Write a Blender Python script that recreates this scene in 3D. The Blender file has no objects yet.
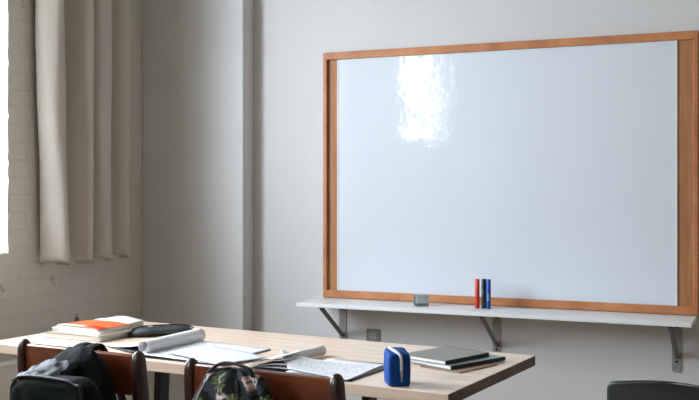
import bpy, bmesh, math, random
from mathutils import Vector, Matrix, noise
random.seed(7)
C = bpy.context.scene.collection
PI = math.pi
R = math.radians

# ------------------------------------------------------------------ materials
def lin(c):
    return tuple((x/255/12.92 if x/255 <= .04045 else ((x/255+.055)/1.055)**2.4) for x in c)

class NT:
    def __init__(s, name):
        s.m = bpy.data.materials.new(name); s.m.use_nodes = True
        s.t = s.m.node_tree; s.b = s.t.nodes['Principled BSDF']; s.out = s.t.nodes['Material Output']
    def n(s, kind, **kw):
        nd = s.t.nodes.new(kind)
        for k, v in kw.items():
            if k in nd.inputs: nd.inputs[k].default_value = v
            else: setattr(nd, k, v)
        return nd
    def l(s, a, b): s.t.links.new(a, b)
    def coord(s, scale=(1,1,1), kind='Object'):
        tc = s.n('ShaderNodeTexCoord'); mp = s.n('ShaderNodeMapping'); mp.inputs['Scale'].default_value = scale
        s.l(tc.outputs[kind], mp.inputs['Vector']); return mp.outputs['Vector']
    def mix(s, fac, a, b):
        mx = s.n('ShaderNodeMix', data_type='RGBA')
        for sock, v in ((mx.inputs[0], fac), (mx.inputs[6], a), (mx.inputs[7], b)):
            if hasattr(v, 'links'): s.l(v, sock)
            elif isinstance(v, (int, float)): sock.default_value = v
            else: sock.default_value = (*v, 1)
        return mx.outputs[2]
    def ramp(s, fac, a, b):
        mr = s.n('ShaderNodeMapRange'); mr.inputs['From Min'].default_value = a; mr.inputs['From Max'].default_value = b
        s.l(fac, mr.inputs['Value']); return mr.outputs['Result']
    def math(s, op, a, b=None):
        nd = s.n('ShaderNodeMath', operation=op)
        for i, v in enumerate((a, b)):
            if v is None: continue
            if hasattr(v, 'links'): s.l(v, nd.inputs[i])
            else: nd.inputs[i].default_value = v
        return nd.outputs[0]

def mat(name, col, rough=.6, metal=0, var=.06, vs=12, bump=0, bs=60, stretch=(1,1,1), coat=0, spec=.5, sheen=0):
    k = NT(name); c = lin(col)
    v = k.coord(stretch)
    nz = k.n('ShaderNodeTexNoise'); nz.inputs['Scale'].default_value = vs; nz.inputs['Detail'].default_value = 4
    k.l(v, nz.inputs['Vector'])
    f = k.ramp(nz.outputs['Fac'], .3, .7)
    k.l(k.mix(f, tuple(x*(1-var) for x in c), tuple(min(1, x*(1+var)) for x in c)), k.b.inputs['Base Color'])
    k.b.inputs['Roughness'].default_value = rough; k.b.inputs['Metallic'].default_value = metal
    k.b.inputs['Specular IOR Level'].default_value = spec
    k.b.inputs['Coat Weight'].default_value = coat; k.b.inputs['Sheen Weight'].default_value = sheen
    if bump:
        n2 = k.n('ShaderNodeTexNoise'); n2.inputs['Scale'].default_value = bs; n2.inputs['Detail'].default_value = 5
        k.l(v, n2.inputs['Vector'])
        bp = k.n('ShaderNodeBump'); bp.inputs['Strength'].default_value = bump; bp.inputs['Distance'].default_value = .01
        k.l(n2.outputs['Fac'], bp.inputs['Height']); k.l(bp.outputs['Normal'], k.b.inputs['Normal'])
    return k.m

def wood(name, c1, c2, rough=.4, scale=(1.2, 14, 14), spec=.5, coat=0):
    k = NT(name); v = k.coord(scale)
    nz = k.n('ShaderNodeTexNoise'); nz.inputs['Scale'].default_value = 3; nz.inputs['Detail'].default_value = 7; nz.inputs['Distortion'].default_value = .6
    k.l(v, nz.inputs['Vector'])
    k.l(k.mix(k.ramp(nz.outputs['Fac'], .32, .68), lin(c1), lin(c2)), k.b.inputs['Base Color'])
    k.b.inputs['Roughness'].default_value = rough; k.b.inputs['Specular IOR Level'].default_value = spec; k.b.inputs['Coat Weight'].default_value = coat
    bp = k.n('ShaderNodeBump'); bp.inputs['Strength'].default_value = .12; bp.inputs['Distance'].default_value = .003
    k.l(nz.outputs['Fac'], bp.inputs['Height']); k.l(bp.outputs['Normal'], k.b.inputs['Normal'])
    return k.m

def brick_paint():
    k = NT('painted_brick')
    tc = k.n('ShaderNodeTexCoord'); sp = k.n('ShaderNodeSeparateXYZ'); k.l(tc.outputs['Object'], sp.inputs[0])
    cb = k.n('ShaderNodeCombineXYZ'); k.l(sp.outputs['Y'], cb.inputs['X']); k.l(sp.outputs['Z'], cb.inputs['Y'])
    nz = k.n('ShaderNodeTexNoise'); nz.inputs['Scale'].default_value = 9; nz.inputs['Detail'].default_value = 5
    k.l(tc.outputs['Object'], nz.inputs['Vector'])
    add = k.n('ShaderNodeVectorMath', operation='MULTIPLY_ADD'); k.l(nz.outputs['Color'], add.inputs[0])
    add.inputs[1].default_value = (.016, .016, 0); k.l(cb.outputs[0], add.inputs[2])
    br = k.n('ShaderNodeTexBrick'); k.l(add.outputs[0], br.inputs['Vector'])
    br.inputs['Scale'].default_value = 1; br.inputs['Brick Width'].default_value = .22; br.inputs['Row Height'].default_value = .078
    br.inputs['Mortar Size'].default_value = .006; br.inputs['Mortar Smooth'].default_value = .7
    br.inputs['Color1'].default_value = (1,1,1,1); br.inputs['Color2'].default_value = (.86,.86,.86,1); br.inputs['Mortar'].default_value = (.25,.25,.25,1)
    n2 = k.n('ShaderNodeTexNoise'); n2.inputs['Scale'].default_value = 26; n2.inputs['Detail'].default_value = 6
    k.l(tc.outputs['Object'], n2.inputs['Vector'])
    h = k.math('ADD', k.math('MULTIPLY', br.outputs['Color'], .8), k.math('MULTIPLY', n2.outputs['Fac'], .7))
    bp = k.n('ShaderNodeBump'); bp.inputs['Strength'].default_value = .35; bp.inputs['Distance'].default_value = .005
    k.l(h, bp.inputs['Height']); k.l(bp.outputs['Normal'], k.b.inputs['Normal'])
    chip = k.ramp(nz.outputs['Fac'], .68, .76)
    base = k.mix(k.ramp(br.outputs['Color'], .2, 1), lin((222,217,207)), lin((227,223,214)))
    k.l(k.mix(k.math('MULTIPLY', chip, .45), base, lin((96,92,86))), k.b.inputs['Base Color'])
    k.b.inputs['Roughness'].default_value = .75
    return k.m

def board_mat():
    k = NT('whiteboard_enamel')
    v = k.coord((1, 1, 1))
    nz = k.n('ShaderNodeTexNoise'); nz.inputs['Scale'].default_value = 3.2; nz.inputs['Detail'].default_value = 1.5; k.l(v, nz.inputs['Vector'])
    n3 = k.n('ShaderNodeTexNoise'); n3.inputs['Scale'].default_value = 20; n3.inputs['Detail'].default_value = 2; k.l(v, n3.inputs['Vector'])
    h = k.math('ADD', nz.outputs['Fac'], k.math('MULTIPLY', n3.outputs['Fac'], .30))
    bp = k.n('ShaderNodeBump'); bp.inputs['Strength'].default_value = .10; bp.inputs['Distance'].default_value = .03
    k.l(h, bp.inputs['Height']); k.l(bp.outputs['Normal'], k.b.inputs['Normal'])
    k.b.inputs['Base Color'].default_value = (*lin((222, 230, 239)), 1)
    k.b.inputs['Roughness'].default_value = .07; k.b.inputs['Specular IOR Level'].default_value = .36
    return k.m

def script_mat(name, paper, ink, rows=26, cols=34, thr=.5, lines=True):
    """Paper with rows of small illegible pen strokes."""
    k = NT(name)
    tc = k.n('ShaderNodeTexCoord'); sp = k.n('ShaderNodeSeparateXYZ'); k.l(tc.outputs['UV'], sp.inputs[0])
    r = k.math('MULTIPLY', sp.outputs['Y'], rows); fr = k.math('FRACT', r); fl = k.math('FLOOR', r)
    band = k.math('MULTIPLY', k.math('GREATER_THAN', fr, .3), k.math('LESS_THAN', fr, .75))
    cb = k.n('ShaderNodeCombineXYZ'); k.l(k.math('MULTIPLY', sp.outputs['X'], cols), cb.inputs[0]); k.l(k.math('MULTIPLY', fl, 7.3), cb.inputs[1]); k.l(k.math('MULTIPLY', fr, 1.6), cb.inputs[2])
    nz = k.n('ShaderNodeTexNoise'); nz.inputs['Scale'].default_value = 1; nz.inputs['Detail'].default_value = 3; k.l(cb.outputs[0], nz.inputs['Vector'])
    ik = k.math('MULTIPLY', band, k.math('GREATER_THAN', nz.outputs['Fac'], thr))
    m1 = k.math('MULTIPLY', k.math('GREATER_THAN', sp.outputs['X'], .08), k.math('LESS_THAN', sp.outputs['X'], .92))
    m2 = k.math('MULTIPLY', k.math('GREATER_THAN', sp.outputs['Y'], .06), k.math('LESS_THAN', sp.outputs['Y'], .93))
    ik = k.math('MULTIPLY', k.math('MULTIPLY', ik, k.math('MULTIPLY', m1, m2)), .75)
    k.l(k.mix(ik, lin(paper), lin(ink)), k.b.inputs['Base Color'])
    k.b.inputs['Roughness'].default_value = .7; k.b.inputs['Specular IOR Level'].default_value = .25
    return k.m

def attr_mat(name, rough=.8):
    k = NT(name); a = k.n('ShaderNodeVertexColor'); a.layer_name = 'print'
    k.l(a.outputs['Color'], k.b.inputs['Base Color']); k.b.inputs['Roughness'].default_value = rough
    k.b.inputs['Specular IOR Level'].default_value = .2
    return k.m

def glass_mat():
    k = NT('window_glass'); k.t.nodes.remove(k.b)
    tr = k.n('ShaderNodeBsdfTransparent'); gl = k.n('ShaderNodeBsdfGlossy'); gl.inputs['Roughness'].default_value = .02
    mx = k.n('ShaderNodeMixShader'); mx.inputs[0].default_value = .06
    k.l(tr.outputs[0], mx.inputs[1]); k.l(gl.outputs[0], mx.inputs[2]); k.l(mx.outputs[0], k.out.inputs['Surface'])
    return k.m

def curtain_mat():
    k = NT('beige_linen'); v = k.coord((1,1,1))
    w = k.n('ShaderNodeTexNoise'); w.inputs['Scale'].default_value = 220; w.inputs['Detail'].default_value = 3
    k.l(k.coord((1,1,.25)), w.inputs['Vector'])
    nz = k.n('ShaderNodeTexNoise'); nz.inputs['Scale'].default_value = 5; k.l(v, nz.inputs['Vector'])
    k.l(k.mix(nz.outputs['Fac'], lin((204,197,186)), lin((218,212,202))), k.b.inputs['Base Color'])
    bp = k.n('ShaderNodeBump'); bp.inputs['Strength'].default_value = .25; bp.inputs['Distance'].default_value = .002
    k.l(w.outputs['Fac'], bp.inputs['Height']); k.l(bp.outputs['Normal'], k.b.inputs['Normal'])
    k.b.inputs['Roughness'].default_value = .9; k.b.inputs['Specular IOR Level'].default_value = .15
    tl = k.n('ShaderNodeBsdfTranslucent'); tl.inputs['Color'].default_value = (*lin((214,200,180)), 1)
    mx = k.n('ShaderNodeMixShader'); mx.inputs[0].default_value = .12
    k.l(k.b.outputs[0], mx.inputs[1]); k.l(tl.outputs[0], mx.inputs[2]); k.l(mx.outputs[0], k.out.inputs['Surface'])
    return k.m

M = dict(
    brick=brick_paint(),
    plaster=mat('white_plaster', (217,217,218), .7, var=.02, vs=3, bump=.08, bs=40, spec=.3),
    plinth=mat('white_plinth_paint', (240,237,233), .6, var=.03, vs=4, bump=.05, bs=30),
    buff=mat('buff_wall_paint', (134,124,104), .7, var=.03, vs=3),
    ceiling=mat('ceiling_paint', (166,158,142), .8, var=.02, vs=2),
    floor=wood('floor_boards', (196,176,152), (212,192,168), .45, (1, 9, 1)),
    sash=mat('white_sash_paint', (228,228,226), .5, var=.02),
    glass=glass_mat(),
    curtain=curtain_mat(),
    rod=mat('dark_rod_metal', (52,50,48), .4, .8),
    bframe=wood('board_frame_wood', (174,108,62), (204,138,90), .5, (2, 2, 2)),
    bstrip=wood('board_strip_wood', (160,108,66), (182,128,84), .6, (14, 14, 1.2)),
    board=board_mat(),
    edge=mat('edge_highlight_white', (236,236,236), .5, var=.01),
    shelf=mat('shelf_laminate', (236,237,239), .35, var=.02, vs=6),
    bracket=mat('galvanised_steel', (158,157,152), .5, .1, var=.12, vs=20),
    strut=mat('strut_steel', (104,104,100), .5, .1, var=.1, vs=20),
    screw=mat('dark_screw', (38,38,38), .4, .6),
    outlet=mat('outlet_steel', (138,136,132), .45, .1, var=.05),
    outlet_face=mat('outlet_face', (176,174,168), .45, var=.03),
    slot=mat('socket_slot', (24,24,24), .6),
    table=wood('pale_oak_top', (216,190,168), (237,216,197), .33, (1.0, 12, 12)),
    tedge=wood('shaded_end_grain', (84,58,44), (118,86,66), .5, (12, 3, 12)),  # end grain colour, with shade from facing away from the window mixed in
    black=mat('black_steel', (22,23,25), .4, .3),
    chair=wood('brown_chair_wood', (88,40,22), (128,64,34), .33, (1.4, 10, 10), coat=.2),
    post=wood('dark_chair_wood', (42,22,16), (66,36,26), .35, (10, 10, 1.2), coat=.15),
    shell=mat('dark_plastic', (42,46,48), .38, var=.04, bump=.05, bs=200),
    bag=mat('green_black_nylon', (5,13,13), .75, var=.3, vs=9, bump=.3, bs=120, spec=.15),
    bag2=mat('slate_nylon', (48,56,66), .6, var=.4, vs=14, bump=.3, bs=120),
    zip=mat('black_zip', (10,11,12), .5, var=.1),
    print=attr_mat('printed_canvas'),
    strap=mat('charcoal_webbing', (34,36,40), .75, var=.2, vs=60),
    stripe=mat('pale_piping', (196,184,184), .7, var=.1, vs=40),
    paper=mat('white_paper', (236,236,238), .75, var=.02, vs=8, spec=.25),
    pages=mat('page_edges', (216,212,204), .8, var=.14, vs=3, stretch=(1,1,260), spec=.2),
    script=script_mat('handwritten_paper', (230,231,236), (112,118,142), thr=.53),
    script2=script_mat('faint_handwritten_paper', (222,224,231), (140,150,176), rows=22, thr=.54),
    greycov=mat('warm_grey_cover', (150,144,134), .5, var=.1, vs=18),
    orange=mat('orange_cover', (214,108,60), .4, var=.22, vs=7, coat=.2),
    red=mat('red_ink_block', (196,52,24), .4),
    whitecov=mat('white_glossy_cover', (226,224,220), .35, var=.05),
    yellow=mat('buff_cover', (196,166,110), .6, var=.1),
    dark=mat('dark_cover', (34,36,40), .5, var=.15),
    pouch=mat('slate_green_cloth', (50,58,58), .6, var=.2, vs=16, bump=.2, bs=90),
    metal=mat('bright_metal', (196,196,196), .3, .9),
    blue=mat('blue_neoprene', (4,70,148), .65, var=.12, vs=18, bump=.15, bs=150, spec=.25),
    ziptape=mat('white_zip_tape', (226,228,232), .6, var=.05, vs=200),
    nb_grey=mat('grey_notebook_cover', (136,133,128), .55, var=.06, vs=40),
    nb_teal=mat('pale_teal_cover', (146,164,164), .45, var=.08, vs=20),
    kraft=mat('kraft_cover', (150,124,100), .75, var=.08, vs=40),
    felt=mat('grey_felt', (104,112,112), .9, var=.2, vs=70, bump=.2, bs=200),
    eraser=mat('pale_eraser_body', (168,178,176), .7, var=.12, vs=60),
    m_red=mat('red_marker', (206,50,28), .35), m_redcap=mat('orange_red_cap', (226,84,44), .35),
    m_black=mat('black_marker', (28,34,44), .35), m_blackcap=mat('black_cap', (18,20,26), .35),
    m_blue=mat('blue_marker', (30,76,150), .35), m_bluecap=mat('blue_cap', (20,90,190), .35),
    m_label=mat('marker_label', (120,150,190), .4),
)

# ------------------------------------------------------------------ mesh helpers
def obj(name, bm, m, parent=None, smooth=False, sub=0, bevel=0):
    bmesh.ops.recalc_face_normals(bm, faces=bm.faces[:])
    me = bpy.data.meshes.new(name); bm.to_mesh(me); bm.free()
    for x in (m if isinstance(m, (list, tuple)) else [m]): me.materials.append(x)
    o = bpy.data.objects.new(name, me); C.objects.link(o)
    if parent: o.parent = parent
    if smooth:
        for p in me.polygons: p.use_smooth = True
    if bevel:
        b = o.modifiers.new('bevel', 'BEVEL'); b.width = bevel; b.segments = 2; b.limit_method = 'ANGLE'; b.angle_limit = R(40)
    if sub:
        s = o.modifiers.new('sub', 'SUBSURF'); s.levels = sub; s.render_levels = sub
    return o

def tag(o, label, cat, group=None):
    o['label'] = label; o['category'] = cat
    if group: o['group'] = group
    return o
def thing(name, label, cat, loc=(0,0,0), rotz=0, group=None):
    o = bpy.data.objects.new(name, None); C.objects.link(o); o.empty_display_size = .05
    o.location = loc; o.rotation_euler = (0, 0, rotz)
    return tag(o, label, cat, group)
def struct(name, bm, m, parent=None, **kw):
    o = obj(name, bm, m, parent, **kw)
    if not parent: o['kind'] = 'structure'
    return o

def NB(): return bmesh.new()
def box(bm, x0, x1, y0, y1, z0, z1, mi=0):
    vs = [bm.verts.new(p) for p in ((x0,y0,z0),(x1,y0,z0),(x1,y1,z0),(x0,y1,z0),(x0,y0,z1),(x1,y0,z1),(x1,y1,z1),(x0,y1,z1))]
    for f in ((0,3,2,1),(4,5,6,7),(0,1,5,4),(1,2,6,5),(2,3,7,6),(3,0,4,7)):
        bm.faces.new([vs[i] for i in f]).material_index = mi
    return bm
def loft(bm, rings, cap=True, close=True, mi=0):
    rv = [[bm.verts.new(p) for p in r] for r in rings]; n = len(rings[0])
    for a, b in zip(rv, rv[1:]):
        for i in range(n if close else n-1):
            j = (i+1) % n
            bm.faces.new((a[i], a[j], b[j], b[i])).material_index = mi
    if cap and close:
        bm.faces.new(list(reversed(rv[0]))).material_index = mi; bm.faces.new(rv[-1]).material_index = mi
    return rv
def rrect(w, d, r, n=4):
    """Rounded rectangle outline, centred."""
    pts = []
    r = min(r, w/2*.999, d/2*.999)
    for cx, cy, a0 in ((w/2-r, d/2-r, 0), (-w/2+r, d/2-r, 90), (-w/2+r, -d/2+r, 180), (w/2-r, -d/2+r, 270)):
        for i in range(n+1):
            a = R(a0+90*i/n); pts.append((cx+r*math.cos(a), cy+r*math.sin(a)))
    return pts
def tube(bm, pts, rad, n=8, mi=0, flat=1):
    pts = [Vector(p) for p in pts]; rings = []
    rads = rad if isinstance(rad, (list, tuple)) else [rad]*len(pts)
    up = Vector((0,0,1))
    for i, p in enumerate(pts):
        t = (pts[min(i+1, len(pts)-1)]-pts[max(i-1, 0)]).normalized()
        if abs(t.dot(up)) > .95: up = Vector((0,1,0)) if abs(t.y) < .9 else Vector((1,0,0))
        s = t.cross(up).normalized(); q = s.cross(t)
        rings.append([p+(s*math.cos(2*PI*k/n)+q*flat*math.sin(2*PI*k/n))*rads[i] for k in range(n)])
        up = q
    loft(bm, rings, mi=mi); return bm
def smooth_path(pts, k=6):
    pts = [Vector(p) for p in pts]; out = []
    for i in range(len(pts)-1):
        p0, p1, p2, p3 = pts[max(i-1,0)], pts[i], pts[i+1], pts[min(i+2, len(pts)-1)]
        for j in range(k):
            t = j/k
            out.append(.5*((2*p1)+(p2-p0)*t+(2*p0-5*p1+4*p2-p3)*t*t+(3*p1-p0-3*p2+p3)*t**3))
    out.append(pts[-1]); return out
def lathe(bm, prof, n=16, c=(0,0,0), mi=0):
    loft(bm, [[(c[0]+r*math.cos(2*PI*k/n), c[1]+r*math.sin(2*PI*k/n), c[2]+z) for k in range(n)] for r, z in prof], mi=mi); return bm
def grid(bm, nx, ny, fn, mi=0):
    """A sheet over s, t in 0..1 with UVs."""
    uv = bm.loops.layers.uv.verify()
    vs = [[bm.verts.new(fn(i/nx, j/ny)) for j in range(ny+1)] for i in range(nx+1)]
    for i in range(nx):
        for j in range(ny):
            f = bm.faces.new((vs[i][j], vs[i+1][j], vs[i+1][j+1], vs[i][j+1])); f.material_index = mi
            for lp, (a, b) in zip(f.loops, ((i,j),(i+1,j),(i+1,j+1),(i,j+1))): lp[uv].uv = (a/nx, b/ny)
    return bm
def sheet(name, fn, m, parent, nx=24, ny=24, thick=.0006):
    bm = NB(); grid(bm, nx, ny, fn)
    o = obj(name, bm, m, parent, smooth=True)
    s = o.modifiers.new('thick', 'SOLIDIFY'); s.thickness = thick; s.offset = 1
    return o
def slab(bm, w, d, z0, z1, r=.006, mi=0, ox=0, oy=0):
    loft(bm, [[(ox+x, oy+y, z) for x, y in rrect(w, d, r)] for z in (z0, z1)], mi=mi); return bm
def wrinkle(bm, amp, freq, seed=0):
    bm.normal_update()
    for v in bm.verts:
        n = noise.noise(v.co*freq+Vector((seed,seed*2,0)))+.5*noise.noise(v.co*freq*2.3+Vector((0,seed,3)))
        v.co += v.normal*n*amp
def arr(o, bm=None): return o

# ------------------------------------------------------------------ camera
CAMZ = 1.35; YAW = R(23.85)
cam = bpy.data.cameras.new('camera'); co = bpy.data.objects.new('camera', cam); C.objects.link(co)
co.location = (0, 0, CAMZ); co.rotation_euler = (R(90), 0, YAW)
cam.sensor_width = 36; cam.lens = 36*992/699; cam.shift_y = -13/699; cam.clip_start = .05
bpy.context.scene.camera = co

# ------------------------------------------------------------------ room
XL, XR, YB, YF, ZC = -3.15, 3.2, 4.5, -3.2, 3.3
TH = .20
W1 = (1.95, 3.395, 1.04, 2.75)        # Y0, Y1, Z0, Z1 of the window beside the curtain
W2 = (-.58, .57, 1.74, 2.75)
W3 = (-2.4, -1.6, 1.04, 2.75)  # unseen window, added behind the camera as a source of fill light
bm = NB(); box(bm, XL-TH, XR+.2, YF-.2, YB+.2, -.15, 0); struct('floor', bm, M['floor'])
bm = NB(); box(bm, XL-TH, XR+.2, YF-.2, YB+.2, ZC, ZC+.15); struct('ceiling', bm, M['ceiling'])
bm = NB(); box(bm, XL-TH, XR+.2, YB, YB+.2, 0, ZC); struct('wall_back', bm, M['plaster'])
bm = NB(); box(bm, XL-TH, XR+.2, YF-.2, YF, 0, ZC); struct('wall_front', bm, M['buff'])
bm = NB(); box(bm, XR, XR+.2, YF, YB, 0, ZC); struct('wall_right', bm, M['buff'])
# left wall of painted brick with three openings; the jambs of the nearest one are toothed course by course
bm = NB()
def wl(y0, y1, z0, z1): box(bm, XL-TH, XL, y0, y1, z0, z1)
ys = [YF, W3[0], W3[1], W2[0], W2[1], W1[0]]
wl(YF, W3[0], 0, ZC); wl(W3[1], W2[0], 0, ZC); wl(W2[1], W1[0], 0, ZC); wl(W1[1]+.05, YB, 0, ZC)
for w in (W1, W2, W3):
    e = .05 if w is W1 else 0
    wl(w[0], w[1]+e, 0, w[2]); wl(w[0], w[1]+e, w[3], ZC)
z = W1[2]; 
rows = []
while z < W1[3]:
    h = min(.026, W1[3]-z)
    rows.append((z, z+h)); z += h
pr = []
for i, (a, b) in enumerate(rows):
    j = .006*noise.noise(Vector((a*9, 3, 0)))+.007*noise.noise(Vector((a*34, 0, 7)))
    pr.append((a, W1[1]+j))
pr.append((rows[-1][1], W1[1]))
ring = [bm.verts.new((XL, y, z)) for z, y in pr]; ring2 = [bm.verts.new((XL-TH, W1[1], z)) for z, y in pr]
ring3 = [bm.verts.new((XL, W1[1]+.05, z)) for z, y in pr]
for i in range(len(pr)-1):
    bm.faces.new((ring[i], ring2[i], ring2[i+1], ring[i+1])); bm.faces.new((ring[i], ring[i+1], ring3[i+1], ring3[i]))
struct('wall_left', bm, M['brick'])

def window(name, w, bars, bt=.018):
    y0, y1, z0, z1 = w; xo = XL-TH+.06
    bm = NB(); f = .05
    box(bm, xo-.03, xo+.03, y0, y1, z0, z0+f); box(bm, xo-.03, xo+.03, y0, y1, z1-f, z1)
    box(bm, xo-.03, xo+.03, y0, y0+f, z0+f, z1-f); box(bm, xo-.03, xo+.03, y1-f, y1, z0+f, z1-f)
    for zb in bars: box(bm, xo-.02, xo+.02, y0+f, y1-f, zb-bt, zb+bt)
    o = struct(name, bm, M['sash'])
    bm = NB(); box(bm, xo-.004, xo+.004, y0+f, y1-f, z0+f, z1-f); obj('pane', bm, M['glass'], o)
    bm = NB(); box(bm, XL-TH+.09, XL-.002, y0, y1, z0, z0+.02); obj('sill', bm, M['sash'], o)
window('window_1', W1, (1.9,)); window('window_2', W2, (2.08,), .05); window('fill_window', W3, (1.9,))

# boxed pier in the corner of the board wall, and the low painted plinth
PX, PY = -2.53, 4.386
bm = NB(); box(bm, XL, PX, PY, YB, 0, ZC); struct('trim_1', bm, M['plaster'], bevel=.006)
bm = NB()
box(bm, XL, XL+.08, YF, PY, 0, .588)
struct('trim_2', bm, M['plinth'], bevel=.004)
bm = NB(); box(bm, PX, XR, YB-.016, YB, 0, .11); struct('baseboard_back', bm, M['sash'], bevel=.004)

# ------------------------------------------------------------------ curtain
ct = thing('curtain', 'beige linen curtain hanging in folds beside the bright window', 'curtain', (XL, 3.77, 1.0))
def fold(ctrl, ybase, sway):
    path = smooth_path([(p, y, 0) for y, p in ctrl], 10)
    def fn(s, t):
        k = s*(len(path)-1); i = min(int(k), len(path)-2); q = path[i].lerp(path[i+1], k-i)
        z = t*1.68
        yy = q.y + sway*(1-t)*(1 if s < .5 else .3) + .006*math.sin(z*5+s*9)
        xx = .02+.64*q.x*(1+.10*math.sin(z*2.3+s*7)) + .004*noise.noise(Vector((s*9, z*3, 0)))
        return (xx, yy-3.77, z + .012*math.sin(s*11)*(1-t))
    return fn
left = [(3.53,.01),(3.525,.04),(3.535,.09),(3.555,.138),(3.58,.170),(3.605,.174),(3.628,.135),(3.642,.07),(3.66,.03),(3.695,.025),(3.715,.06),(3.735,.14),(3.757,.20),(3.79,.185),(3.815,.05),(3.82,0)]
right = [(3.84,.0),(3.862,.06),(3.89,.15),(3.93,.17),(3.985,.155),(4.012,.09),(4.022,.05),(4.05,.05),(4.075,.12),(4.105,.15),(4.14,.12),(4.15,.02)]
for nm, c, sw in (('curtain_panel', left, .04), ('curtain_panel', right, -.01)):
    bm = NB(); grid(bm, 110, 60, fold(c, 0, sw))
    o = obj(nm, bm, M['curtain'], ct, smooth=True)
    s = o.modifiers.new('thick', 'SOLIDIFY'); s.thickness = .003
rd = thing('curtain_rod', 'dark curtain rod fixed above the window', 'rod', (XL, 3.3, 2.72))
bm = NB(); tube(bm, [(.11,-1.1,0),(.11,.95,0)], .012, 12); obj('pole', bm, M['rod'], rd)
for y in (-1.0, .88):
    bm = NB(); box(bm, 0, .11, y-.008, y+.008, -.008, .008); box(bm, 0, .008, y-.02, y+.02, -.04, .04); obj('bracket', bm, M['rod'], rd)

# ------------------------------------------------------------------ whiteboard
BX0, BX1, BZ0, BZ1 = -2.119, -.3506, .802, 2.018
bd = thing('whiteboard', 'large glossy whiteboard in a brown wooden frame on the wall', 'whiteboard', (BX0, YB, BZ0))
bw, bh = BX1-BX0, BZ1-BZ0; fw, fb, dp = .020, .036, .034
for nm, a in (('frame_rail', (0, bw, -dp, 0, 0, fb)), ('frame_rail', (0, bw, -dp, 0, bh-fb, bh)), ('frame_stile', (0, fw, -dp, 0, fb, bh-fb)), ('frame_stile', (bw-fw, bw, -dp, 0, fb, bh-fb))):
    bm = NB(); box(bm, *a); obj(nm, bm, M['bframe'], bd, bevel=.002)
for a in ((fw, fw+.052, -.017, 0, fb, bh-fb), (bw-fw-.066, bw-fw, -.017, 0, fb, bh-fb)):
    bm = NB(); box(bm, *a); obj('side_strip', bm, M['bstrip'], bd)
bm = NB(); box(bm, fw+.052, bw-fw-.066, -.020, 0, fb, bh-fb); obj('writing_panel', bm, M['board'], bd)
for x in (fw+.052, bw-fw-.066-.005):
    bm = NB(); box(bm, x, x+.005, -.0225, -.018, fb, bh-fb); obj('edge_highlight', bm, M['edge'], bd)  # thin white strips painted in as the highlight along the panel edges

# shelf under the board with three brackets
sh = thing('wall_shelf', 'long white wall shelf running under the whiteboard', 'shelf', (-2.14, YB, 0))
SD = .285; SZ = .80; ST = .018
bm = NB(); box(bm, 0, 1.785, -SD, -.0005, SZ-ST, SZ-.0005); obj('shelf_board', bm, M['shelf'], sh, bevel=.002)
for X in (-2.025, -1.239, -.44):
    x = X+2.14
    bm = NB(); loft(bm, [[(x+a, yy, .665+b) for a, b in rrect(.04, .235, .012)] for yy in (-.004, 0)]); br = obj('bracket', bm, M['bracket'], sh)
    bm = NB(); box(bm, x-.016, x+.016, -.262, -.004, SZ-ST-.005, SZ-ST-.0002); obj('top_arm', bm, M['bracket'], br)
    bm = NB(); tube(bm, [(x, -.25, SZ-ST-.006), (x, -.006, .615)], .011, 6); obj('strut', bm, M['strut'], br)
    for zz in (.595, .745):
        bm = NB(); loft(bm, [[(x+.006*math.cos(k*PI/5), yy, zz+.006*math.sin(k*PI/5)) for k in range(10)] for yy in (-.0075, -.003)]); obj('screw', bm, M['screw'], br)

# outlet
ou = thing('wall_outlet', 'small grey metal power outlet low on the wall under the shelf', 'outlet', (-1.86, YB, .594))
bm = NB(); loft(bm, [[(a*s, yy, b*s) for a, b in rrect(.074, .118, .006)] for yy, s in ((0,1),(-.004,1),(-.006,.95))]); obj('cover_plate', bm, M['outlet'], ou)
for zz in (.026, -.026):
    bm = NB(); loft(bm, [[(a, yy, zz+b) for a, b in rrect(.034, .034, .012)] for yy in (-.005, -.008)]); so = obj('socket', bm, M['outlet_face'], ou)
    bm = NB()
    for xx in (-.007, .007): box(bm, xx-.0016, xx+.0016, -.0088, -.0075, zz, zz+.010)
    box(bm, -.003, .003, -.0088, -.0075, zz-.011, zz-.005); obj('slot', bm, M['slot'], so)

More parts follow.
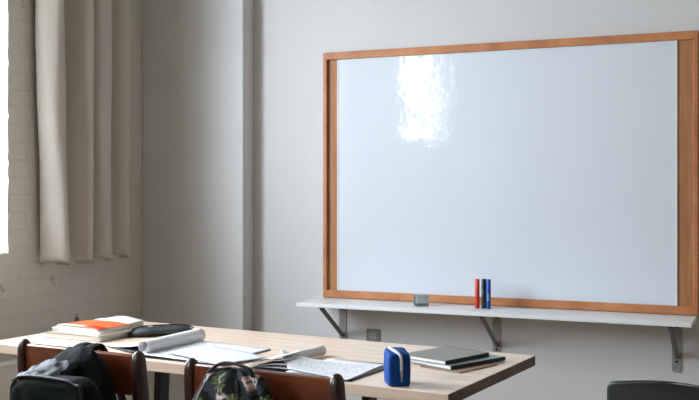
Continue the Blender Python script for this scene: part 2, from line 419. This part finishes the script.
# ------------------------------------------------------------------ things on the shelf
er = thing('board_eraser', 'small grey block eraser lying on the white shelf', 'eraser', (-1.552, 4.335, SZ), R(28))
bm = NB(); slab(bm, .062, .05, .014, .052, .006); obj('body', bm, M['eraser'], er, bevel=.002)
bm = NB(); slab(bm, .060, .048, 0, .014, .005); obj('felt_pad', bm, M['felt'], er)
bm = NB(); box(bm, -.034, -.0305, -.022, .022, .004, .050); obj('end_band', bm, M['felt'], er)
er2 = None
for (x, y, rz, col, body, cap) in ((-1.290, 4.352, 5, 'red', 'm_red', 'm_redcap'), (-1.262, 4.361, 40, 'black', 'm_black', 'm_blackcap'), (-1.239, 4.357, -20, 'blue', 'm_blue', 'm_bluecap')):
    mk = thing('whiteboard_marker', {'red': 'red whiteboard marker with orange red cap standing upright on the shelf', 'black': 'black whiteboard marker standing upright between the red and blue ones', 'blue': 'blue whiteboard marker standing upright on the shelf beside the black one'}[col], 'marker', (x, y, SZ), R(rz), 'markers standing on the shelf')
    bm = NB(); lathe(bm, [(.0095,0),(.0108,.002),(.0108,.088),(.0095,.090)], 18); obj('barrel', bm, M[body], mk, smooth=True)
    bm = NB(); lathe(bm, [(.0112,.089),(.0115,.091),(.0115,.096),(.0109,.098),(.0102,.130),(.0088,.133)], 18); obj('cap', bm, M[cap], mk, smooth=True)
    if col == 'blue':
        bm = NB(); loft(bm, [[(.0110*math.cos(a), .0110*math.sin(a), z) for a in [R(-95+i*9) for i in range(7)]] for z in (.035, .07)], close=False)
        obj('label_band', bm, M['m_label'] if col == 'blue' else M['m_label'], mk, smooth=True)

# ------------------------------------------------------------------ table
FL = Vector((-2.7544, 3.6938, 0)); U = Vector((.99488, -.10101, 0)); V = Vector((-.10101, -.99488, 0)); TA = R(-5.797)
TZ = .75; TL, TW = 1.942, .76
def W(u, v, z=TZ): return FL+U*u+V*v+Vector((0, 0, z))
tb = thing('table', 'long pale oak table covered with papers and notebooks', 'table', W(TL/2, TW/2, 0), TA)
bm = NB(); box(bm, -TL/2, TL/2, -TW/2, TW/2, TZ-.036, TZ)
bm.faces.ensure_lookup_table()
for f in bm.faces:
    c = f.calc_center_median()
    if abs(c.x) > TL/2-.001: f.material_index = 1
obj('tabletop', bm, [M['table'], M['tedge']], tb, bevel=.0025)
for uu in (.53, 1.455):
    x = uu-TL/2
    bm = NB(); box(bm, x-.035, x+.035, -.25, .25, TZ-.044, TZ-.0365); bm2 = obj('top_plate', bm, M['black'], tb)
    lean = -.03 if uu < 1 else .03
    bm = NB(); loft(bm, [[(x+a+ox, .03+b, z) for a, b in rrect(.032, .06, .005)] for z, ox in ((.03, lean), (TZ-.044, 0))])
    lg = obj('leg', bm, M['black'], tb)
    bm = NB(); box(bm, x+lean-.025, x+lean+.025, -.30, .30, .008, .034); ft = obj('foot_bar', bm, M['black'], tb, bevel=.003)
    for yy in (-.27, .27):
        bm = NB(); lathe(bm, [(.02,0),(.022,.004),(.02,.0085)], 12, (x+lean, yy, 0)); obj('glide', bm, M['black'], ft)

# ------------------------------------------------------------------ stack of magazines at the far left of the table
STK = R(5)
def flat(name, label, cat, u, v, z, ang, group=None):
    return thing(name, label, cat, W(u, v, z), TA+R(ang), group)
def book(root, w, d, t, cover, pages, ct=.0015, spine='x-', cov_mats=None):
    """A closed book: two covers, a page block and a spine on one side."""
    bm = NB(); box(bm, -w/2+.003, w/2-.003, -d/2+.003, d/2-.003, ct, t-ct); obj('pages', bm, pages, root)
    bm = NB(); slab(bm, w, d, 0, ct, .004); obj('back_cover', bm, cover, root)
    bm = NB(); slab(bm, w, d, t-ct, t, .004); tp = obj('front_cover', bm, cover, root)
    bm = NB()
    if spine == 'x-': box(bm, -w/2-.001, -w/2+.003, -d/2, d/2, 0, t)
    elif spine == 'x+': box(bm, w/2-.003, w/2+.001, -d/2, d/2, 0, t)
    elif spine == 'y-': box(bm, -w/2, w/2, -d/2-.001, -d/2+.003, 0, t)
    else: box(bm, -w/2, w/2, d/2-.003, d/2+.001, 0, t)
    obj('spine', bm, cov_mats or cover, root)
    return tp
def magazine(root, w, d, t, cover, cov_name='front_cover', curl=.0, pages=None):
    bm = NB(); box(bm, -w/2+.002, w/2-.002, -d/2+.002, d/2-.002, 0, t-.001); obj('pages', bm, pages or M['pages'], root)
    return sheet(cov_name, lambda s, q: (-w/2+w*s, -d/2+d*q, t-.001+curl*(s*s)*(.3+.7*q)), cover, root, 10, 10, .0008)
g = 'books and magazines stacked at the left end of the table'
b1 = flat('book', 'thick grey covered book at the bottom of the magazine stack', 'book', .235, .455, TZ, 4, g)
book(b1, .285, .20, .022, M['greycov'], M['pages'], .002, 'y+')
b2 = flat('book', 'buff notebook whose end sticks out behind the magazine stack', 'book', .25, .272, TZ, -12, g)
book(b2, .22, .125, .018, M['yellow'], M['pages'], .002, 'x-')
b3 = flat('magazine', 'white magazine lying directly on the thick grey book', 'magazine', .26, .455, TZ+.0222, -3, g)
magazine(b3, .262, .19, .010, M['whitecov'])
b4 = flat('magazine', 'white magazine just under the orange covered one', 'magazine', .25, .45, TZ+.0325, 2, g)
magazine(b4, .258, .185, .009, M['whitecov'])
b5 = flat('magazine', 'orange covered magazine on top of the stack', 'magazine', .255, .445, TZ+.0420, -5, g)
bm = NB(); box(bm, -.124, .124, -.086, .086, 0, .005); obj('pages', bm, M['pages'], b5)
sheet('front_cover', lambda s, q: (-.126+.252*s, -.088+.176*q, .005+.004*math.sin(s*PI)), M['orange'], b5, 12, 8, .0008)
sheet('title_block', lambda s, q: (.048+.074*s, -.086+.05*q, .0063+.004*math.sin((.048+.074*s+.126)/.252*PI)), M['red'], b5, 6, 4, .0006)
sheet('white_panel', lambda s, q: (-.12+.15*s, -.086+.03*q, .0063+.004*math.sin((-.12+.15*s+.126)/.252*PI)), M['whitecov'], b5, 6, 4, .0006)
b6 = flat('magazine', 'white magazine with a raised curled cover behind the orange one', 'magazine', .215, .282, TZ+.0185, 12, g)
bm = NB(); box(bm, -.10, .10, -.06, .06, 0, .022); obj('pages', bm, M['pages'], b6)
sheet('front_cover', lambda s, q: (-.105+.21*s, -.064+.128*q, .022+.014*math.sin(s*PI)**2*(.3+.7*q)), M['whitecov'], b6, 14, 8, .0008)
# dark clip standing behind the stack
cl = flat('binder_clip', 'tiny dark clip standing up at the back of the magazine stack', 'clip', .085, .37, TZ+.0415, 20)
bm = NB(); loft(bm, [[(a*k, b*kk, z) for a, b in rrect(.020, .012, .003)] for z, k, kk in ((0,1,1),(.010,.9,.6),(.018,.6,.25))]); obj('jaw', bm, M['black'], cl)
bm = NB(); tube(bm, [(-.006,0,.016),(-.003,0,.030),(.003,0,.030),(.006,0,.016)], .0013, 6); obj('wire_handle', bm, M['black'], cl)

# slate pouch
po = flat('pencil_pouch', 'dark slate cloth pouch lying flat behind the rolled notebook', 'pouch', .468, .280, TZ, 46)
def pouch_ring(t):
    e = (1-abs(2*t-1)**3.5)**.5 if 0 < t < 1 else .08
    e = max(e, .12)
    x = -.135+.27*t
    w = .052*e*(1+.1*math.sin(t*7)); h = .020*e*(1+.15*math.sin(t*9+1))
    return [(x, w*math.copysign(abs(math.cos(a))**.8, math.cos(a)), .0205*max(e,.5)+h*math.sin(a)) for a in [2*PI*k/20 for k in range(20)]]
bm = NB(); loft(bm, [pouch_ring(i/24) for i in range(25)]); wrinkle(bm, .003, 24, 3)
zmin = min(v.co.z for v in bm.verts)
for v in bm.verts: v.co.z = max(v.co.z-.001, .0)
obj('cloth_body', bm, M['pouch'], po, smooth=True)
bm = NB(); tube(bm, smooth_path([(-.128,-.012,.027),(-.08,-.014,.041),(0,-.012,.043),(.08,-.012,.041),(.125,-.008,.027)]), .0028, 6); obj('zipper', bm, M['zip'], po)
bm = NB(); box(bm, -.060, -.040, -.024, -.016, .038, .044); obj('zip_pull', bm, M['metal'], po, bevel=.001)

# ------------------------------------------------------------------ rolled notebook and loose sheets
def cylroll(bm, r, L, turns=1.35, n=40, thick=.0016, x=0, r0=.45):
    """A page rolled over on itself, axis along local y."""
    pts = []
    for i in range(n+1):
        a = -PI/2 - 2*PI*turns*i/n; rr = r*(1-(1-r0)*i/n*.6)
        pts.append((x+rr*math.cos(a), r+rr*math.sin(a)))
    return pts
def roll_fn(p0, p1, r, cone=.25, turns=1.25):
    p0, p1 = Vector(p0), Vector(p1); ax = (p1-p0).normalized(); sd = Vector((ax.y, -ax.x, 0))
    def fn(s, q):
        c = p0.lerp(p1, q); k = r*(1-cone*(1-q)); a = -PI/2+R(10)+2*PI*turns*s; rr = k*(1-.35*s)
        v = c+sd*rr*math.cos(a); return (v.x, v.y, c.z+k+rr*math.sin(a))
    return fn
def bil(A, B, Cc, D, zf):
    A, B, Cc, D = (Vector(x) for x in (A, B, Cc, D))
    def fn(s, q):
        p = (A*(1-s)+B*s)*q+(D*(1-s)+Cc*s)*(1-q); return (p.x, p.y, zf(s, q))
    return fn
n1 = flat('notebook', 'open notebook with its left pages curled over into a white roll', 'notebook', .90, .545, TZ, 0)
bm = NB(); slab(bm, .335, .36, 0, .002, .006, ox=-.01); obj('cover', bm, M['dark'], n1)
sheet('page_block', lambda s, q: (-.17+.33*s, -.175+.35*q, .002+.008*(1-s*.8)), M['script2'], n1, 20, 12, .0012)
sheet('rolled_pages', roll_fn((-.165,-.155,.008), (-.182,.19,.004), .027, .12), M['paper'], n1, 50, 10, .0012)
sheet('lifted_page', bil((-.36,.03,0),(-.18,.02,0),(-.20,-.13,0),(-.40,-.075,0), lambda s, q: .005+.026*s**1.5*(1-.2*q)), M['paper'], n1, 14, 8, .001)
sheet('lifted_cover', bil((-.36,.02,0),(-.19,.0,0),(-.215,-.150,0),(-.425,-.066,0), lambda s, q: .002+.006*s), M['dark'], n1, 14, 8, .001)
ls = flat('paper_sheet', 'loose handwritten sheet lying over the right page of the rolled notebook', 'paper', .985, .605, TZ+.0125, -14, None)
sheet('sheet', lambda s, q: (-.148+.297*s, -.105+.21*q, .0012-.0115*max(0, s-.45)**1.2*1.2+.0012*math.sin(s*7+q*3)), M['script2'], ls, 24, 12)

n2 = flat('notebook', 'open notebook with a lifted handwritten page beside the blue pencil case', 'notebook', 1.40, .545, TZ, 0)
bm = NB(); slab(bm, .235, .325, 0, .002, .006, ox=.09, oy=-.035); obj('cover', bm, M['dark'], n2)
bm = NB(); slab(bm, .16, .20, 0, .0018, .006, ox=-.115, oy=-.09); obj('back_cover', bm, M['dark'], n2)  # dark half-cover added to put shade in the gaps between fanned pages
sheet('page_block', bil((-.04,.10,0),(.195,.10,0),(.195,-.185,0),(-.04,-.185,0), lambda s, q: .0025+.004*(1-s)), M['paper'], n2, 10, 8, .0012)
def pz(s, q): return .0075+.052*(1-s)**3*(q**1.6) + .010*(1-s)**2*(1-q)+.0015*math.sin(q*5+s*4)
sheet('handwritten_page', bil((-.135,-.075,0),(.185,.085,0),(.20,-.205,0),(-.03,-.185,0), pz), M['script'], n2, 36, 24)
sheet('rolled_page', roll_fn((-.145,-.02,.002), (-.115,.165,.002), .0185, .15), M['paper'], n2, 50, 10, .0012)
for i, h in enumerate((.044, .031, .019, .007)):
    def fn(s, q, h=h, i=i):
        return (-.225+.012*i+(.135+.004*i)*s+.01*q, -.155+.004*i-.02*s+.17*q, .003+.0012*(3-i)+h*math.sin(s*PI/2)**1.3*((.80+.10*q) if i == 0 else (1-.35*q)))
    sheet('fanned_page', fn, M['paper'], n2, 18, 6, .0008)

# blue pencil case standing on end
pc = flat('pencil_case', 'upright blue pencil case with a white zip', 'pencil case', 1.745, .700, TZ, 39)
W_, D_ = .068, .085
rings = []
for z, k in ((0,.88),(.003,.95),(.008,.99),(.05,1.03),(.082,1.01),(.090,.97),(.095,.90),(.097,.78)):
    rings.append([(a*k, b*k, z+.010*max(0, z-.06)/.037*(b/D_+.5)) for a, b in rrect(W_, D_, .012, 5)])
bm = NB(); loft(bm, rings); obj('case_body', bm, M['blue'], pc, smooth=True)
zp = smooth_path([(-.020,.036,.100),(-.018,.020,.1065),(-.012,-.005,.1035),(-.004,-.028,.0995),(.002,-.0405,.092),(.004,-.0435,.080),(.004,-.0445,.055),(.004,-.0445,.042)], 6)
bm = NB(); tube(bm, zp, .0048, 8); zz = obj('zipper', bm, M['ziptape'], pc, smooth=True)
bm = NB(); box(bm, .000, .008, -.050, -.0455, .030, .048); box(bm, .0015, .0065, -.0495, -.046, .016, .030); obj('zip_pull', bm, M['metal'], zz, bevel=.001)

# notebooks at the right end
g = 'closed notebooks piled at the right end of the table'
k1 = flat('notebook', 'thin kraft notebook at the bottom of the right hand pile', 'notebook', 1.79, .325, TZ, -14, g)
book(k1, .165, .21, .004, M['kraft'], M['pages'], .0008)
k2 = flat('notebook', 'pale teal notebook in the middle of the right hand pile', 'notebook', 1.752, .262, TZ+.0042, -19, g)
book(k2, .20, .272, .012, M['nb_teal'], M['paper'], .0015, 'x+', M['dark'])
k3 = flat('notebook', 'grey notebook with black edging on top of the right hand pile', 'notebook', 1.715, .275, TZ+.0164, -15, g)
tp = book(k3, .195, .235, .013, M['nb_grey'], M['paper'], .0018, 'x+', M['dark'])
bm = NB(); box(bm, -.0975, .0975, .1135, .1185, .0, .0134); obj('elastic_band', bm, M['dark'], k3)

# ------------------------------------------------------------------ wooden chairs (backs towards the camera)
def make_chair(label, u, v):
    t = thing('wooden_chair', label, 'chair', W(u, v, 0), TA, 'wooden chairs along the near side of the table')
    hw = .23
    for s in (-1, 1):
        bm = NB()
        prof = [(0,-.07,.026,.028),(.2,-.03,.028,.034),(.42,.0,.031,.042),(.56,.004,.031,.044),(.68,.0,.031,.044),(.76,-.010,.031,.050),(.82,-.016,.031,.046),(.855,-.018,.030,.040),(.872,-.018,.027,.032),(.880,-.018,.018,.020),(.8825,-.018,.008,.010)]
        loft(bm, [[(s*hw+a, y+b, z) for a, b in rrect(w, d, .010)] for z, y, w, d in prof])
        obj('back_leg', bm, M['post'], t, smooth=True)
        bm = NB(); loft(bm, [[(s*.21+a, y+b, z) for a, b in rrect(w, w, .006)] for z, y, w in ((0,.375,.026),(.2,.37,.03),(.43,.365,.036))]); obj('front_leg', bm, M['post'], t)
        bm = NB(); tube(bm, [(s*.222,-.02,.16),(s*.21,.37,.16)], .011, 8); obj('side_stretcher', bm, M['chair'], t)
    def rail(z0, z1, name, arch=.006):
        bm = NB(); rings = []
        for i in range(17):
            x = -hw+.012+(2*hw-.024)*i/16; q = x/hw; y = -.014-.022*(1-q*q)
            zt = z1+arch*(1-q*q)
            rings.append([(x, y-.010, z0),(x, y+.010, z0),(x, y+.0105, zt-.004),(x, y+.007, zt),(x, y-.007, zt),(x, y-.0105, zt-.004)])
        loft(bm, rings); return obj(name, bm, M['chair'], t, smooth=False)
    rail(.756, .868, 'top_rail'); rail(.59, .64, 'lower_rail', 0)
    bm = NB(); loft(bm, [[(a*k, .185+b*k, z) for a, b in rrect(.455, .43, .04)] for z, k in ((.43,.98),(.435,1),(.452,1),(.458,.985))]); obj('seat', bm, M['chair'], t)
    bm = NB(); tube(bm, [(-.21,.37,.22),(.21,.37,.22)], .011, 8); obj('front_stretcher', bm, M['chair'], t)
    return t
make_chair('brown wooden chair carrying the dark green backpack', .962, 1.218)
make_chair('brown wooden chair carrying the bag with the animal print', 1.627, 1.235)

# dark backpack on the first chair
def bag_rings(w, h, d, r, z0, bulge=.0, n=6):
    """Rounded slab in the x-z plane, thick along y."""
    out = []
    for y, k in ((-d/2, .80),(-d*.46,.90),(-d*.36,.97),(-d*.15,1.0),(d*.15,1.0),(d*.36,.97),(d*.46,.92),(d/2,.84)):
        ring = []
        for a, b in rrect(w, h, r, n):
            ring.append((a*k, y - (bulge if y < 0 else 0)*math.exp(-(b/h*2.2)**2), z0+h/2+b*k))
        out.append(ring)
    return out
def densify(bm, cuts=2):
    bmesh.ops.triangulate(bm, faces=[f for f in bm.faces if len(f.verts) > 4])
    bmesh.ops.subdivide_edges(bm, edges=bm.edges[:], cuts=cuts, use_grid_fill=True)
bp_ = thing('backpack', 'dark green black backpack hung over the wooden chair back', 'backpack', W(1.03, 1.362, .40), TA)
bm = NB(); out = []
for i in range(15):
    t = i/14; z = .0+.495*t
    hw = .158 if t < .66 else .158*(1-.70*((t-.66)/.34)**1.9)
    dd = .062*(1-.35*t) if t < .9 else .062*.6*math.sqrt(max(.05, 1-((t-.9)/.1)**2))
    cx = .012*t - .002 + .10*max(0, t-.75)
    out.append([(cx+hw*math.copysign(abs(math.cos(a))**.75, math.cos(a)), .03+dd*math.copysign(abs(math.sin(a))**.75, math.sin(a)), z) for a in [2*PI*k/36 for k in range(36)]])
loft(bm, out); densify(bm, 1); wrinkle(bm, .007, 13, 5); wrinkle(bm, .003, 40, 8); obj('main_compartment', bm, M['bag'], bp_, smooth=True)
bm = NB(); loft(bm, bag_rings(.285, .42, .085, .07, .02, .02)); densify(bm, 2); wrinkle(bm, .006, 14, 2)
for v in bm.verts: v.co += Vector((.063, -.085, 0))
fp = obj('front_pocket', bm, M['bag'], bp_, smooth=True)
bm = NB()
tube(bm, smooth_path([(-.075,-.122,.10),(-.077,-.122,.36),(-.062,-.122,.418),(-.02,-.122,.435),(.10,-.122,.437),(.16,-.122,.428),(.188,-.122,.39),(.200,-.122,.10)], 8), .005, 6); obj('zipper', bm, M['zip'], fp, smooth=True)
def flapfn(s, q):
    x = -.085+.15*s; w = noise.noise(Vector((s*5, q*4, 2)))*.010+noise.noise(Vector((s*12, q*9, 5)))*.004
    z = .448+ .020*q*math.sin((.12+.5*s)*PI) - .02*(s-.6)**2*3 + w - .012*(1-q)
    y = -.118+.085*q
    return (x, y, z)
sheet('top_gusset', flapfn, M['bag2'], bp_, 36, 14, .003)
for sx in (-1, 1):
    bm = NB(); tube(bm, smooth_path([(sx*.020-.035,.05,.440),(sx*.021-.035,.115,.4795),(sx*.022-.035,.170,.462),(sx*.06,.180,.30),(sx*.10,.17,.18)]), .022, 8, flat=.25); obj('shoulder_strap', bm, M['bag'], bp_, smooth=True)

# printed bag on the second chair
pb = thing('drawstring_backpack', 'charcoal bag printed with white animals and green sprigs hung on the chair back', 'bag', W(1.595, 1.352, .412), TA)
B0 = .42; N1, N2 = 150, 130
col_base = lin((38,43,50))
def print_col(x, z):
    """Colour of the fabric print at x across and z up (metres on the bag)."""
    c = col_base
    n = noise.noise(Vector((x*22, z*22, 1)))
    if n > .25: c = lin((74,82,92))
    for (cx, cz, L, ang0) in sprigs:
        dx, dz = x-cx, z-cz
        r = math.hypot(dx, dz)
        if r < L:
            a = math.atan2(dz, dx)
            if abs(math.sin(a*5+ang0)) > .55 and r > .003: c = lin((92,106,80)) if math.sin(a*9+r*300) > 0 else lin((150,160,120))
    for (cx, cz, s, fl) in faces:
        dx, dz = (x-cx)*fl/s, (z-cz)/s
        if (dx+.95)**2+(dz-.55)**2 < .26: c = lin((214,160,160))
        if (dx-.75)**2+(dz-.85)**2 < .2: c = lin((212,190,190))
        if (dx/1.0)**2+((dz)/.8)**2 < 1 or (dx-.2)**2/.3+(dz+.8)**2/.35 < 1: c = lin((226,222,222))
        if (dx-.45)**2+(dz-.15)**2 < .05 or (dx+.3)**2+(dz-.1)**2 < .05: c = lin((22,22,26))
        if (dx-.2)**2+(dz+1.25)**2 < .05: c = lin((206,140,140))
    return c
faces = []; sprigs = []
for (x, z, s, f) in ((.086,.452,.0135,1),(.004,.402,.015,1),(-.05,.455,.010,-1),(-.07,.33,.014,1),(.09,.30,.014,-1),(.0,.22,.015,1),(-.08,.14,.014,-1),(.09,.13,.014,1),(.01,.05,.014,1)): faces.append((x, z, s, f))
for (x, z, L, a) in ((-.006,.446,.026,0),(.045,.398,.026,1),(.118,.394,.024,2),(-.075,.385,.022,.5),(.05,.29,.024,1),(-.03,.31,.024,0),(.05,.18,.025,2),(-.06,.21,.024,1),(.0,.12,.024,1),(.12,.2,.02,0),(-.11,.08,.02,0)): sprigs.append((x, z, L, a))
def bag2_pt(s, t):
    a = 2*PI*s; z = .478*t
    if t < .55: hw = .166-.02*abs(t-.3)
    else: hw = .161*(1-((t-.55)/.45)**1.6*.62)
    if t > .95: hw *= math.sqrt(max(.02, 1-((t-.95)/.05)**2*.9))
    if t < .04: hw *= .8+5*t
    dd = .060*(1-.45*t); 
    if t > .96: dd *= max(.15, 1-(t-.96)/.04*.8)
    cx = .012*t + (.02 if t > .6 else 0)*(t-.6)
    fo = .006*math.sin(a*9+z*8)*(.2+t) + .006*noise.noise(Vector((math.cos(a)*2, math.sin(a)*2, z*9)))
    ca, sa = math.cos(a), math.sin(a)
    return Vector((cx+(hw+fo)*math.copysign(abs(ca)**.8, ca), (dd+fo)*math.copysign(abs(sa)**.8, sa), z))
bm = NB(); vs = [[bm.verts.new(bag2_pt(i/N1, j/N2)) for j in range(N2+1)] for i in range(N1)]
for i in range(N1):
    for j in range(N2): bm.faces.new((vs[i][j], vs[(i+1) % N1][j], vs[(i+1) % N1][j+1], vs[i][j+1]))
bm.faces.new([vs[i][0] for i in range(N1)]); bm.faces.new([vs[i][N2] for i in range(N1)])
cols = []
bm.verts.index_update()
for v in bm.verts: cols.append((*print_col(v.co.x + (0 if v.co.y < 0 else .013), v.co.z), 1))
o = obj('bag_body', bm, M['print'], pb, smooth=True)
ca = o.data.color_attributes.new('print', 'FLOAT_COLOR', 'POINT')
for i, c in enumerate(cols): ca.data[i].color = c
bm = NB(); tube(bm, smooth_path([(-.055,-.01,.462),(-.03,-.012,.482),(.0,-.012,.492),(.04,-.012,.490),(.072,-.012,.482),(.082,-.012,.468)]), .007, 8, flat=.6); obj('top_handle', bm, M['strap'], pb, smooth=True)
bm = NB(); pth = []
for i in range(20):
    t = .93-.8*i/19; p = bag2_pt(.60, t); pth.append(p+Vector((-.004,-.006,0)))
tube(bm, pth, .009, 8, flat=.5); st = obj('shoulder_strap', bm, M['strap'], pb, smooth=True)
bm = NB(); tube(bm, [p+Vector((.006,-.006,0)) for p in pth], .0035, 6); obj('piping', bm, M['stripe'], st, smooth=True)
bm = NB(); pth = [bag2_pt(.80, .95-.75*i/19)+Vector((0,-.004,0)) for i in range(20)]; tube(bm, pth, .006, 8, flat=.5); obj('seam_strap', bm, M['strap'], pb, smooth=True)

# ------------------------------------------------------------------ dark shell chair at the right
sc_ = thing('shell_chair', 'dark plastic shell chair with a rounded back near the wall', 'chair', (-.315, 3.30, .0), R(-8))
def shell(s, q):
    # q from the front lip of the seat up over the bend to the top of the back
    x = (s-.5)
    if q > .86: q = .86+.14*math.sin((q-.86)/.14*PI/2)
    prof = smooth_path([(0,.40,.435),(0,.36,.452),(0,.2,.44),(0,.06,.432),(0,.0,.455),(0,-.04,.52),(0,-.07,.62),(0,-.085,.71),(0,-.10,.746)], 6)
    k = q*(len(prof)-1); i = min(int(k), len(prof)-2); p = prof[i].lerp(prof[i+1], k-i)
    w = .45-.03*q
    rc = .055
    if q > .86: w -= 2*rc*(1-math.sqrt(max(0, 1-((q-.86)/.14)**2)))
    if q < .06: w -= 2*rc*(1-math.sqrt(max(0, 1-((.06-q)/.06)**2)))
    e = (2*x)
    back = max(0, (q-.45)/.55)
    yy = p.y + (.03*back)*(e*e) ; zz = p.z + (.030*(1-back))*(e**4) - .020*back*e*e
    return (x*w, yy, zz)
rings = []
NQ, NS = 80, 30
for j in range(NQ+1):
    q = j/NQ
    a_, b_ = Vector(shell(.5, max(0, q-.01))), Vector(shell(.5, min(1, q+.01)))
    tg = (b_-a_).normalized(); nr = Vector((0, -tg.z, tg.y))*.006
    top = [Vector(shell(i/NS, q)) for i in range(NS+1)]
    rings.append([p+nr for p in top]+[p-nr for p in reversed(top)])
bm = NB(); loft(bm, rings); obj('shell_seat', bm, M['shell'], sc_, smooth=True)
for sx in (-1, 1):
    for y0, y1 in ((.30,.36),(.06,-.02)):
        bm = NB(); tube(bm, [(sx*.12, y0, .436), (sx*.15, y0+(y1-y0)*.1, .425), (sx*.19, y1, 0)], .010, 10); obj('leg', bm, M['black'], sc_, smooth=True)

# ------------------------------------------------------------------ daylight
def area(name, loc, rot, sx, sy, e, col=(1,1,1)):
    l = bpy.data.lights.new(name, 'AREA'); l.shape = 'RECTANGLE'; l.size = sx; l.size_y = sy; l.energy = e; l.color = col
    o = bpy.data.objects.new(name, l); C.objects.link(o); o.location = loc; o.rotation_euler = rot
    return o
SKY = (.83, .915, 1.0)
def daylight(w, e, x=-.42, yaw=0):
    y0, y1, z0, z1 = w
    area('daylight', (XL+x, (y0+y1)/2, (z0+z1)/2), (0, R(-90), yaw), z1-z0, y1-y0, e, SKY)
area('daylight', (XL-.62, (W1[0]+W1[1])/2, 2.15), (0, R(-62), 0), 2.0, 1.5, 150, SKY); daylight((-1.0, .66, 1.72, 2.75), 118, -.215)
area('bright_sky', (-5.3, -2.1, 1.9), (0, R(-90), 0), 3.6, 4.8, 345, SKY)
wd = bpy.data.worlds.new('sky'); bpy.context.scene.world = wd; wd.use_nodes = True
bg = wd.node_tree.nodes['Background']; bg.inputs[0].default_value = (.8, .9, 1, 1); bg.inputs[1].default_value = 1.0

vs_ = bpy.context.scene.view_settings
vs_.view_transform = 'Standard'; vs_.look = 'None'; vs_.exposure = 0.6; vs_.gamma = 1; vs_.use_curve_mapping = False
